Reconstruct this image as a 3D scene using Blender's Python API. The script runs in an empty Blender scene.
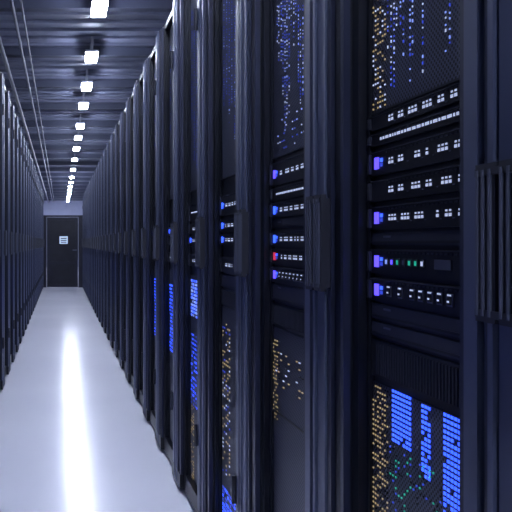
import bpy, random, math
from mathutils import Vector
random.seed(7)
sc=bpy.context.scene
try:
    sc.view_settings.view_transform='Standard'
except Exception: pass

W=0.66; XR=0.59; XL=-0.49; HC=1.2
ZEND=19.6; ZWALL=36.0; CEIL=3.42

# ---------------- materials ----------------
def mat(name,col,rough=.4,metal=0.0,emit=None,es=0.0,spec=None):
    m=bpy.data.materials.new(name); m.use_nodes=True
    b=m.node_tree.nodes['Principled BSDF']
    b.inputs['Base Color'].default_value=(*col,1)
    b.inputs['Roughness'].default_value=rough
    b.inputs['Metallic'].default_value=metal
    if emit:
        b.inputs['Emission Color'].default_value=(*emit,1)
        b.inputs['Emission Strength'].default_value=es
    return m
def noise_mat(name,c1,c2,scale,rough=.4,metal=0.0,bump=0.0,r2=None,stretch=(1,1,1)):
    m=mat(name,c1,rough,metal); nt=m.node_tree; b=nt.nodes['Principled BSDF']
    tc=nt.nodes.new('ShaderNodeTexCoord'); mp=nt.nodes.new('ShaderNodeMapping')
    mp.inputs['Scale'].default_value=stretch
    n=nt.nodes.new('ShaderNodeTexNoise'); n.inputs['Scale'].default_value=scale; n.inputs['Detail'].default_value=4
    r=nt.nodes.new('ShaderNodeValToRGB')
    r.color_ramp.elements[0].color=(*c1,1); r.color_ramp.elements[1].color=(*c2,1)
    r.color_ramp.elements[0].position=.35; r.color_ramp.elements[1].position=.65
    nt.links.new(tc.outputs['Object'],mp.inputs[0]); nt.links.new(mp.outputs[0],n.inputs['Vector'])
    nt.links.new(n.outputs['Fac'],r.inputs[0]); nt.links.new(r.outputs[0],b.inputs['Base Color'])
    if r2 is not None:
        mr=nt.nodes.new('ShaderNodeMapRange'); mr.inputs['To Min'].default_value=rough; mr.inputs['To Max'].default_value=r2
        nt.links.new(n.outputs['Fac'],mr.inputs[0]); nt.links.new(mr.outputs[0],b.inputs['Roughness'])
    if bump:
        bp=nt.nodes.new('ShaderNodeBump'); bp.inputs['Strength'].default_value=bump; bp.inputs['Distance'].default_value=.01
        nt.links.new(n.outputs['Fac'],bp.inputs['Height']); nt.links.new(bp.outputs[0],b.inputs['Normal'])
    return m
def perf_mat(name,c_metal,c_hole,pitch):
    m=mat(name,c_metal,.45,.3); nt=m.node_tree; b=nt.nodes['Principled BSDF']
    tc=nt.nodes.new('ShaderNodeTexCoord'); sx=nt.nodes.new('ShaderNodeSeparateXYZ')
    nt.links.new(tc.outputs['Object'],sx.inputs[0])
    def sn(o):
        a=nt.nodes.new('ShaderNodeMath'); a.operation='MULTIPLY'; a.inputs[1].default_value=math.pi*2/pitch
        s=nt.nodes.new('ShaderNodeMath'); s.operation='SINE'
        nt.links.new(o,a.inputs[0]); nt.links.new(a.outputs[0],s.inputs[0]); return s.outputs[0]
    p=nt.nodes.new('ShaderNodeMath'); p.operation='MULTIPLY'
    nt.links.new(sn(sx.outputs['Y']),p.inputs[0]); nt.links.new(sn(sx.outputs['Z']),p.inputs[1])
    r=nt.nodes.new('ShaderNodeMapRange'); r.inputs['From Min'].default_value=.05; r.inputs['From Max'].default_value=.3
    nt.links.new(p.outputs[0],r.inputs[0])
    mx=nt.nodes.new('ShaderNodeMix'); mx.data_type='RGBA'
    mx.inputs['A'].default_value=(*c_metal,1); mx.inputs['B'].default_value=(*c_hole,1)
    nt.links.new(r.outputs[0],mx.inputs['Factor']); nt.links.new(mx.outputs['Result'],b.inputs['Base Color'])
    return m
M={}
M['body']=noise_mat('rack_black_steel',(.006,.008,.016),(.009,.011,.021),12,.38,.2)
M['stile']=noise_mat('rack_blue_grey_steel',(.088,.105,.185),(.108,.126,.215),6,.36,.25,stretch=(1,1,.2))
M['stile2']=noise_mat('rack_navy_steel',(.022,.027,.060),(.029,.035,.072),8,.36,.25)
M['mesh']=perf_mat('perforated_steel',(.095,.105,.165),(.003,.003,.008),.0105)
M['face']=mat('server_faceplate',(.009,.010,.017),.35,.2)
M['face2']=mat('server_bezel_grey',(.04,.044,.07),.4,.3)
M['label']=mat('label_print_glow',(.6,.65,.8),.5,0,(.6,.68,1),.60)  # glow added so the print reads bright in the dark bay
M['grey']=mat('port_metal',(.18,.19,.26),.35,.8)
M['blue']=mat('led_blue',(.02,.06,.6),.4,0,(.030,.085,1),2.6)
M['viol']=mat('led_violet',(.10,.05,.6),.4,0,(.09,.06,1),2.2)
M['cyan']=mat('led_ice_blue',(.3,.4,.8),.4,0,(.27,.38,1),.8)
M['gold']=mat('led_amber',(.3,.22,.10),.4,0,(.9,.68,.32),.34)
M['green']=mat('led_green',(.02,.4,.25),.4,0,(.03,.70,.42),.42)
M['red']=mat('led_red',(.6,.03,.08),.4,0,(1,.06,.15),.5)
M['dimblue']=mat('led_blue_dim',(.03,.05,.3),.4,0,(.05,.10,.9),.6)
M['handle']=mat('handle_black',(.028,.030,.045),.40,.0)
M['ridge']=mat('handle_ridge',(.095,.105,.155),.4,.0)
keys=list(M.keys())

class MB:
    def __init__(s,mats=None): s.v=[];s.f=[];s.m=[];s.keys=mats or keys
    def box(s,x0,x1,y0,y1,z0,z1,k):
        i=len(s.v)
        s.v+=[(x0,y0,z0),(x1,y0,z0),(x1,y1,z0),(x0,y1,z0),(x0,y0,z1),(x1,y0,z1),(x1,y1,z1),(x0,y1,z1)]
        s.f+=[(i,i+3,i+2,i+1),(i+4,i+5,i+6,i+7),(i,i+1,i+5,i+4),(i+1,i+2,i+6,i+5),(i+2,i+3,i+7,i+6),(i+3,i,i+4,i+7)]
        s.m+=[s.keys.index(k)]*6
    def cyl(s,cx,cy,z0,z1,r,k,n=10,axis='z'):
        i=len(s.v)
        for z in (z0,z1):
            for a in range(n):
                t=2*math.pi*a/n; p=(cx+r*math.cos(t),cy+r*math.sin(t),z)
                if axis=='y': p=(p[0],z,p[1])
                if axis=='x': p=(z,p[0],p[1])
                s.v.append(p)
        for a in range(n):
            b=(a+1)%n; s.f.append((i+a,i+b,i+n+b,i+n+a))
        s.f.append(tuple(i+a for a in range(n))[::-1]); s.f.append(tuple(i+n+a for a in range(n)))
        s.m+=[s.keys.index(k)]*(n+2)
    def mesh(s,name):
        me=bpy.data.meshes.new(name); me.from_pydata(s.v,[],s.f)
        for k in s.keys: me.materials.append(M[k])
        me.polygons.foreach_set('material_index',s.m); me.update(); return me
def obj(name,me,loc=(0,0,0),rot=0,bevel=0):
    o=bpy.data.objects.new(name,me); sc.collection.objects.link(o); o.location=loc; o.rotation_euler=(0,0,rot)
    return o

# ---------------- server rack ----------------
# local: x=0 cabinet front plane (+x into the cabinet), y along the aisle 0..W, z up
P0=.002; P1=.05*W; S1=.406*W; C1=W-.002     # post | stile | bay
REC=.022; F=-.020
def rack(spec,top):
    b=MB()
    D=1.0
    b.box(.06,D,P0,C1,.06,top-.03,'body')
    b.box(.0,D,P0,C1,top-.03,top,'body')
    b.box(-.0,D,P0,C1,.02,.10,'body')
    for yy in (.05,W-.09):
        for xx in (.06,D-.08): b.cyl(xx,yy,0,.03,.022,'grey')
    b.box(0,.07,P0,P1,.10,top-.03,'body')
    # stile : grooved extrusion, standing proud of the cabinet
    y=P1; w=S1-P1
    b.box(F+.016,.07,P1,S1,.02,top,'body')
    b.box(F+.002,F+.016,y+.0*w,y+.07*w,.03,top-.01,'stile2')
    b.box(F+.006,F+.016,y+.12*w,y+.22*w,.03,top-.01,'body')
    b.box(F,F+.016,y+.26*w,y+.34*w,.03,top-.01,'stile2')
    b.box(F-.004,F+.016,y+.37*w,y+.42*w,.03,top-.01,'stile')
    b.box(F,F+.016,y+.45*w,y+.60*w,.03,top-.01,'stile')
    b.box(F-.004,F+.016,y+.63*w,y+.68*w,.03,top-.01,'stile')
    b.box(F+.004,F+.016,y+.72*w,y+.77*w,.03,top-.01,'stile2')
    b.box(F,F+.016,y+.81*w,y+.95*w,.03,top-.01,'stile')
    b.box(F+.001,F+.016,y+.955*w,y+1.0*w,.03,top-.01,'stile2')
    b.box(F-.001,F+.016,P1-.001,S1+.001,.02,.09,'body')
    for hz in (.35,top-.35):
        b.cyl(F-.006,S1-.006,hz,hz+.09,.007,'handle')
    # handle
    h0=HC-.103; h1=HC+.103; a=.150*W; c=.292*W
    b.box(F-.008,F,a,c,h0+.008,h1-.008,'handle')
    mid=(a+c)/2
    b.box(F-.020,F-.008,a,mid-.004,h0,h1,'handle')
    b.box(F-.020,F-.008,mid+.004,c,h0,h1,'handle')
    for yy in (a+.006,a+.018,mid-.014,mid+.010,c-.022,c-.010):
        b.box(F-.023,F-.020,yy,yy+.005,h0+.008,h1-.008,'ridge')
    for hz in (h0+.006,h1-.016): b.box(F-.022,F-.008,a+.002,c-.002,hz,hz+.010,'handle')
    # bay back + rails
    b.box(REC+.004,.07,S1,C1,.10,top-.03,'body')
    b.box(REC-.006,REC+.004,C1-.010,C1,.10,top-.03,'body')
    Y=lambda s: C1-.002-s
    L=C1-.004-S1
    def fp(s0,s1,z0,z1,x,k,d=.003):
        b.box(x-d,x,Y(s1),Y(s0),z0,z1,k)
    FX=REC
    for (z0,z1,kind) in spec['bands']:
        if kind=='mesh':
            fp(.002,L,z0,z1,FX+.004,'mesh',.003)
            fp(.002,L,z0,z0+.004,FX+.001,'body',.003)
        elif kind=='vent':
            fp(.002,L,z0+.002,z1-.002,FX+.004,'face',.006)
            s=.03
            while s<L-.01:
                fp(s,s+.004,z0+.008,z1-.008,FX-.002,'face2',.002); s+=.010
        elif kind=='blank':
            fp(.002,L,z0+.002,z1-.002,FX+.004,'face2',.006)
            fp(.01,L,z0+.006,z0+.010,FX-.002,'face',.002)
            fp(.06,.09,z1-.012,z1-.008,FX-.002,'grey',.001)
        elif kind.startswith('u'):
            fp(.002,L,z0+.0015,z1-.0015,FX+.004,'face',.008)
            fp(.002,L,z1-.004,z1-.0025,FX-.004,'face2',.002)
            h=z1-z0; zc=(z0+z1)/2
            led={'v':'viol','b':'blue','g':'green','r':'red','n':None}[kind[1]]
            if led:
                hh=min(.011,h*.28)
                fp(.030,.044,zc-hh,zc+hh,FX-.004,led,.003)
                fp(.052,.060,zc-hh*.7,zc-hh*.1,FX-.004,'dimblue',.002)
                fp(.052,.060,zc+hh*.1,zc+hh*.7,FX-.004,'blue',.002)
            s=.07
            while s<L-.02:
                fp(s,s+.009,z1-.0095,z1-.0065,FX-.004,'face2',.001); s+=.014
            st=kind[2] if len(kind)>2 else 'l'
            if st=='l':
                s=.085
                while s<L-.03:
                    n=random.choice([2,3,3])
                    for q in range(n):
                        if random.random()<.9:
                            fp(s,s+.007,zc-.006,zc-.001,FX-.004,'label',.001)
                            fp(s+.001,s+.006,zc+.002,zc+.005,FX-.004,'label',.001)
                        s+=.011
                    fp(s,s+.006,zc-.010,zc-.008,FX-.004,'grey',.001)
                    s+=.016
            elif st=='s':
                s=.08
                while s<L-.02:
                    fp(s,s+.017,zc-.010,zc+.010,FX-.004,'grey',.002)
                    fp(s+.003,s+.014,zc-.007,zc+.005,FX-.006,'face',.001)
                    fp(s+.003,s+.013,zc+.0065,zc+.009,FX-.006,'label',.001)
                    fp(s+.004,s+.009,zc-.004,zc-.001,FX-.007,'label',.001)
                    s+=.030 if random.random()<.7 else .044
            elif st=='d':
                s=.075
                for q in range(7):
                    k=random.choice(['green','green','cyan','label','grey','viol'])
                    fp(s,s+.012,zc-.007,zc+.007,FX-.004,'face2',.003)
                    fp(s+.003,s+.009,zc-.004,zc+.004,FX-.007,k,.001)
                    s+=.022
                fp(.25,.30,zc-.008,zc+.008,FX-.004,'grey',.002)
            elif st=='t':
                s=.05
                while s<L-.02:
                    l=random.choice([.004,.006,.012])
                    fp(s,s+l,zc-.0025,zc+.0025,FX-.004,'label',.001); s+=l+.005
            fp(.004,.014,z0+.006,z1-.006,FX-.004,'face2',.006)
            fp(L-.014,L-.004,z0+.006,z1-.006,FX-.004,'face2',.006)
    for (s0,s1,z0,z1,ps,pz,ds,dz,k,p) in spec['grids']:
        s=s0
        while s<s1-ds*.5:
            z=z0
            while z<z1:
                if random.random()<p and s+ds<L:
                    kk=random.choice(k) if isinstance(k,(list,tuple)) else k
                    fp(s,s+ds,z,z+dz,FX+.001,kk,.0015)
                z+=pz
            s+=ps
    for (s,z0,z1,k) in spec.get('strings',[]):
        z=z0
        while z<z1:
            l=random.choice([.0025,.003,.005])
            if random.random()<.75: fp(s,s+.0022,z,z+l,FX+.001,random.choice(k),.0015)
            z+=l+random.choice([.005,.006,.009])
    return b.mesh('server_rack')

def strings(n,s0,s1,zlo,zhi,k):
    r=[]
    for i in range(n):
        a=random.uniform(zlo,zlo+.4*(zhi-zlo)); r.append((s0+(s1-s0)*i/n+random.uniform(0,.004),a,zhi-random.uniform(0,.1),k))
    return r
spec1={'bands':[(.10,.93,'mesh'),(.94,1.015,'vent'),(1.018,1.050,'blank'),(1.052,1.085,'blank'),
 (1.087,1.134,'uvs'),(1.140,1.190,'uvd'),(1.194,1.222,'blank'),(1.224,1.272,'uvl'),(1.278,1.322,'unl'),(1.328,1.378,'uvl'),
 (1.385,1.412,'unt'),(1.416,1.448,'unl'),(1.45,2.40,'mesh')],
 'grids':[(.090,.165,.835,.930,.0105,.0090,.0065,.0048,'blue',.95),
          (.198,.225,.805,.925,.0105,.0090,.0065,.0048,'blue',.95),
          (.268,.318,.780,.925,.0105,.0090,.0065,.0048,'blue',.95),
          (.008,.072,.35,.925,.010,.0095,.0036,.0030,['gold','gold','body'],.85),
          (.080,.260,.60,.825,.011,.010,.0036,.0030,['green','dimblue','body','green','dimblue','body'],.45),
          (.235,.330,.60,.775,.011,.010,.0040,.0030,['dimblue','body','green','blue'],.40),
          (.008,.060,1.46,2.3,.010,.0095,.0036,.0030,['gold','gold','label','body'],.7)],
 'strings':strings(22,.070,.33,1.47,2.2,['cyan','cyan','dimblue','label','dimblue'])}
spec2={'bands':[(.10,.72,'mesh'),(.72,.96,'mesh'),(.965,1.03,'vent'),(1.034,1.085,'blank'),
 (1.087,1.134,'uvs'),(1.140,1.185,'url'),(1.188,1.235,'ubl'),(1.240,1.268,'blank'),(1.270,1.316,'ubl'),(1.318,1.358,'unt'),(1.360,1.43,'uvl'),
 (1.44,2.40,'mesh')],
 'grids':[(.03,.30,.80,.90,.022,.018,.012,.003,['gold','label','gold','body'],.45),
          (.008,.050,.70,.93,.012,.011,.0045,.0035,'gold',.7),
          (.05,.31,1.46,1.56,.018,.02,.005,.003,['cyan','label','dimblue'],.3)],
 'strings':strings(16,.04,.33,1.5,2.3,['cyan','dimblue','label','dimblue'])}
spec3={'bands':[(.10,.96,'mesh'),(.965,1.03,'vent'),(1.034,1.085,'blank'),(1.09,1.15,'unl'),(1.19,1.235,'ubl'),(1.240,1.29,'ubl'),(1.30,1.38,'ubl'),(1.44,2.40,'mesh')],
 'grids':[(.02,.14,.34,.90,.026,.015,.012,.005,['gold','gold','dimblue','label'],.45),(.02,.25,.18,.28,.02,.016,.012,.008,['blue','dimblue'],.8)],
 'strings':strings(7,.04,.33,1.5,2.3,['dimblue','dimblue','cyan'])}
spec4={'bands':[(.10,1.05,'mesh'),(1.09,1.15,'unl'),(1.19,1.235,'ubl'),(1.240,1.29,'unl'),(1.30,1.38,'unt'),(1.44,2.40,'mesh')],
 'grids':[(.02,.28,.45,.78,.02,.020,.012,.008,['dimblue','dimblue','blue'],.6),(.02,.28,.86,1.03,.02,.016,.014,.010,['blue','cyan'],.85),(.02,.1,.1,.44,.02,.014,.01,.005,'gold',.4)],
 'strings':strings(5,.04,.33,1.5,2.3,['dimblue','dimblue'])}
spec5={'bands':[(.10,1.05,'mesh'),(1.09,1.15,'unt'),(1.19,1.235,'unl'),(1.240,1.29,'ubl'),(1.44,2.40,'mesh')],
 'grids':[(.02,.30,.60,.98,.02,.020,.014,.009,['dimblue','blue','blue'],.7)],
 'strings':strings(3,.04,.33,1.6,2.3,['dimblue','body'])}
spec6={'bands':[(.10,1.10,'mesh'),(1.11,1.16,'unt'),(1.19,1.235,'unl'),(1.26,2.40,'mesh')],
 'grids':[(.02,.26,.75,.98,.02,.02,.014,.009,['dimblue','blue','body'],.5)],'strings':[]}
spec7={'bands':[(.10,1.10,'mesh'),(1.11,1.16,'unt'),(1.19,1.235,'blank'),(1.26,2.40,'mesh')],'grids':[],'strings':[]}
TOPR=2.44; TOPL=2.58
mr={k:rack(s,TOPR) for k,s in (('1',spec1),('2',spec2),('3',spec3),('4',spec4),('5',spec5),('6',spec6),('7',spec7))}
ml={k:rack(s,TOPL) for k,s in (('6',spec6),('7',spec7),('5',spec5))}
nr=int((ZEND-.15*W)/W)
seq={-1:'2',0:'3',1:'1',2:'2',3:'3',4:'4',5:'5',6:'5'}
for k in range(-2,nr):
    key=seq.get(k, random.choice(['6','7','6','5']) if k>0 else '3')
    obj('server_rack',mr[key],(XR,(k+.15)*W,0))
lastR=(nr-1+1.15)*W
for k in range(-2,nr):
    obj('server_rack',ml['7' if k%3==0 else '6' if k%2 else '5'],(XL,(k+1.15)*W,0),math.pi)

# ---------------- room ----------------
M['floor']=noise_mat('polished_epoxy_floor',(.81,.82,.93),(.85,.86,.96),.8,.18,0,.01,.23)
fb=M['floor'].node_tree.nodes['Principled BSDF']; fb.inputs['Specular IOR Level'].default_value=.40
M['wall']=noise_mat('painted_wall',(.30,.32,.44),(.33,.35,.47),3,.7)
M['deck']=noise_mat('ceiling_deck_metal',(.15,.165,.24),(.20,.215,.30),4,.5,.1)
M['beam']=mat('ceiling_beam_paint',(.06,.068,.11),.5,.2)
M['pipe']=mat('conduit_galvanised',(.09,.095,.15),.4,.3)
M['lamp']=mat('luminaire_diffuser',(.9,.9,1),.4,0,(.75,.82,1),165)
M['housing']=mat('luminaire_housing',(.3,.31,.38),.4,.3)
M['doorp']=noise_mat('door_paint_dark',(.012,.014,.026),(.016,.018,.033),5,.4,.2)
M['doorf']=mat('door_frame',(.020,.022,.040),.4,.3)
M['sign']=mat('sign_plate',(.6,.7,.85),.4,0,(.55,.72,1),.7)
RX0,RX1,RY0,RY1=-4.0,4.4,-4.0,ZWALL
def slab(name,x0,x1,y0,y1,z0,z1,k):
    b=MB([k]); b.box(x0,x1,y0,y1,z0,z1,k); return obj(name,b.mesh(name))
slab('floor',RX0-.1,RX1+.1,RY0-.1,RY1+.1,-.1,0,'floor')
slab('wall_left',RX0-.1,RX0,RY0,RY1,0,CEIL,'wall')
slab('wall_right',RX1,RX1+.1,RY0,RY1,0,CEIL,'wall')
slab('wall_front',RX0-.1,RX1+.1,RY1,RY1+.1,0,CEIL,'wall')
slab('wall_back',RX0-.1,RX1+.1,RY0-.1,RY0,0,CEIL,'wall')
b=MB(['deck','beam','pipe'])
b.box(RX0-.1,RX1+.1,RY0-.1,RY1+.1,CEIL,CEIL+.1,'deck')
y=RY0+.2
while y<RY1-.1:
    b.box(RX0,RX1,y,y+.10,CEIL-.03,CEIL,'deck'); y+=.267
obj('ceiling',b.mesh('ceiling'))
y=-3.2
b=MB(['beam'])
while y<RY1-.3:
    b.box(RX0,RX1,y-.045,y+.045,CEIL-.04,CEIL-.03,'beam')
    b.box(RX0,RX1,y-.008,y+.008,CEIL-.13,CEIL-.04,'beam')
    b.box(RX0,RX1,y-.045,y+.045,CEIL-.14,CEIL-.13,'beam')
    y+=1.6
obj('ceiling_beams',b.mesh('ceiling_beams'))
b=MB(['pipe','beam'])
for x,r,z in ((-.42,.016,CEIL-.17),(-.34,.010,CEIL-.16),(-.62,.025,CEIL-.19)):
    b.cyl(x,z,RY0+.1,RY1-.1,r,'pipe',10,'y')
obj('ceiling_conduits',b.mesh('ceiling_conduits'))
b=MB(['lamp','housing'])
b.box(-.060,.060,-.17,.17,-.03,0,'lamp'); b.box(-.070,.070,-.18,.18,0,.025,'housing')
b.box(-.012,.012,-.15,-.13,.025,.17,'housing'); b.box(-.012,.012,.13,.15,.025,.17,'housing')
lm=b.mesh('ceiling_luminaire')
zs=[-1.9,-.3,1.3,2.9,4.5,6.15,7.75,9.2,10.5,12.3,13.7,15.3,17.3,19.6,22,23.8,25.5,27.2,29,30.8,32.6,34.4]  # nearest ones continue the row out of view, added to light near racks
LX=.33
for z in zs: obj('ceiling_luminaire',lm,(LX,z,CEIL-.20))
for x in (-2.7,3.0):  # unseen side rows, added to brighten ceiling and walls
    for i in range(12): obj('ceiling_luminaire',lm,(x,-2+i*3.2,CEIL-.20))

ye=lastR+.10
b=MB(['doorp','doorf','sign','grey'])
PX0,PX1=XL-.3,XR+.3
DH=1.90; x0,x1=-.39,.47
b.box(PX0,x0,ye,ye+.10,0,DH+.05,'doorf'); b.box(x1,PX1,ye,ye+.10,0,DH+.05,'doorf')
b.box(x0,x1,ye,ye+.10,DH,DH+.05,'doorf')
b.box(x0+.01,x1-.01,ye+.03,ye+.075,.01,DH-.01,'doorp')
for xa in (x0+.01,x1-.09): b.box(xa,xa+.08,ye+.018,ye+.03,.01,DH-.01,'doorf')
for za in (.01,.62,DH-.09): b.box(x0+.09,x1-.09,ye+.018,ye+.03,za,za+.08,'doorf')
b.box(-.06,.20,ye+.010,ye+.03,1.16,1.40,'doorf'); b.box(-.04,.18,ye+.005,ye+.010,1.18,1.38,'sign')
for q in range(3): b.box(-.01,.15,ye+.003,ye+.005,1.21+.05*q,1.235+.05*q,'doorp')
b.box(x1-.075,x1-.045,ye-.02,ye+.018,1.0,1.02,'grey'); b.box(x1-.16,x1-.045,ye-.035,ye-.02,1.0,1.02,'grey')
obj('door_1',b.mesh('door_1'))

w=bpy.data.worlds.new('World'); sc.world=w; w.use_nodes=True
w.node_tree.nodes['Background'].inputs[0].default_value=(.02,.025,.05,1)

cam=bpy.data.cameras.new('camera'); co=bpy.data.objects.new('camera',cam); sc.collection.objects.link(co)
co.location=(0,0,HC); co.rotation_euler=(math.pi/2,0,0)
cam.sensor_width=36; cam.lens=717/512*36; cam.shift_x=(256-61)/512; cam.shift_y=-13/512; cam.clip_start=.02; cam.clip_end=200
sc.camera=co
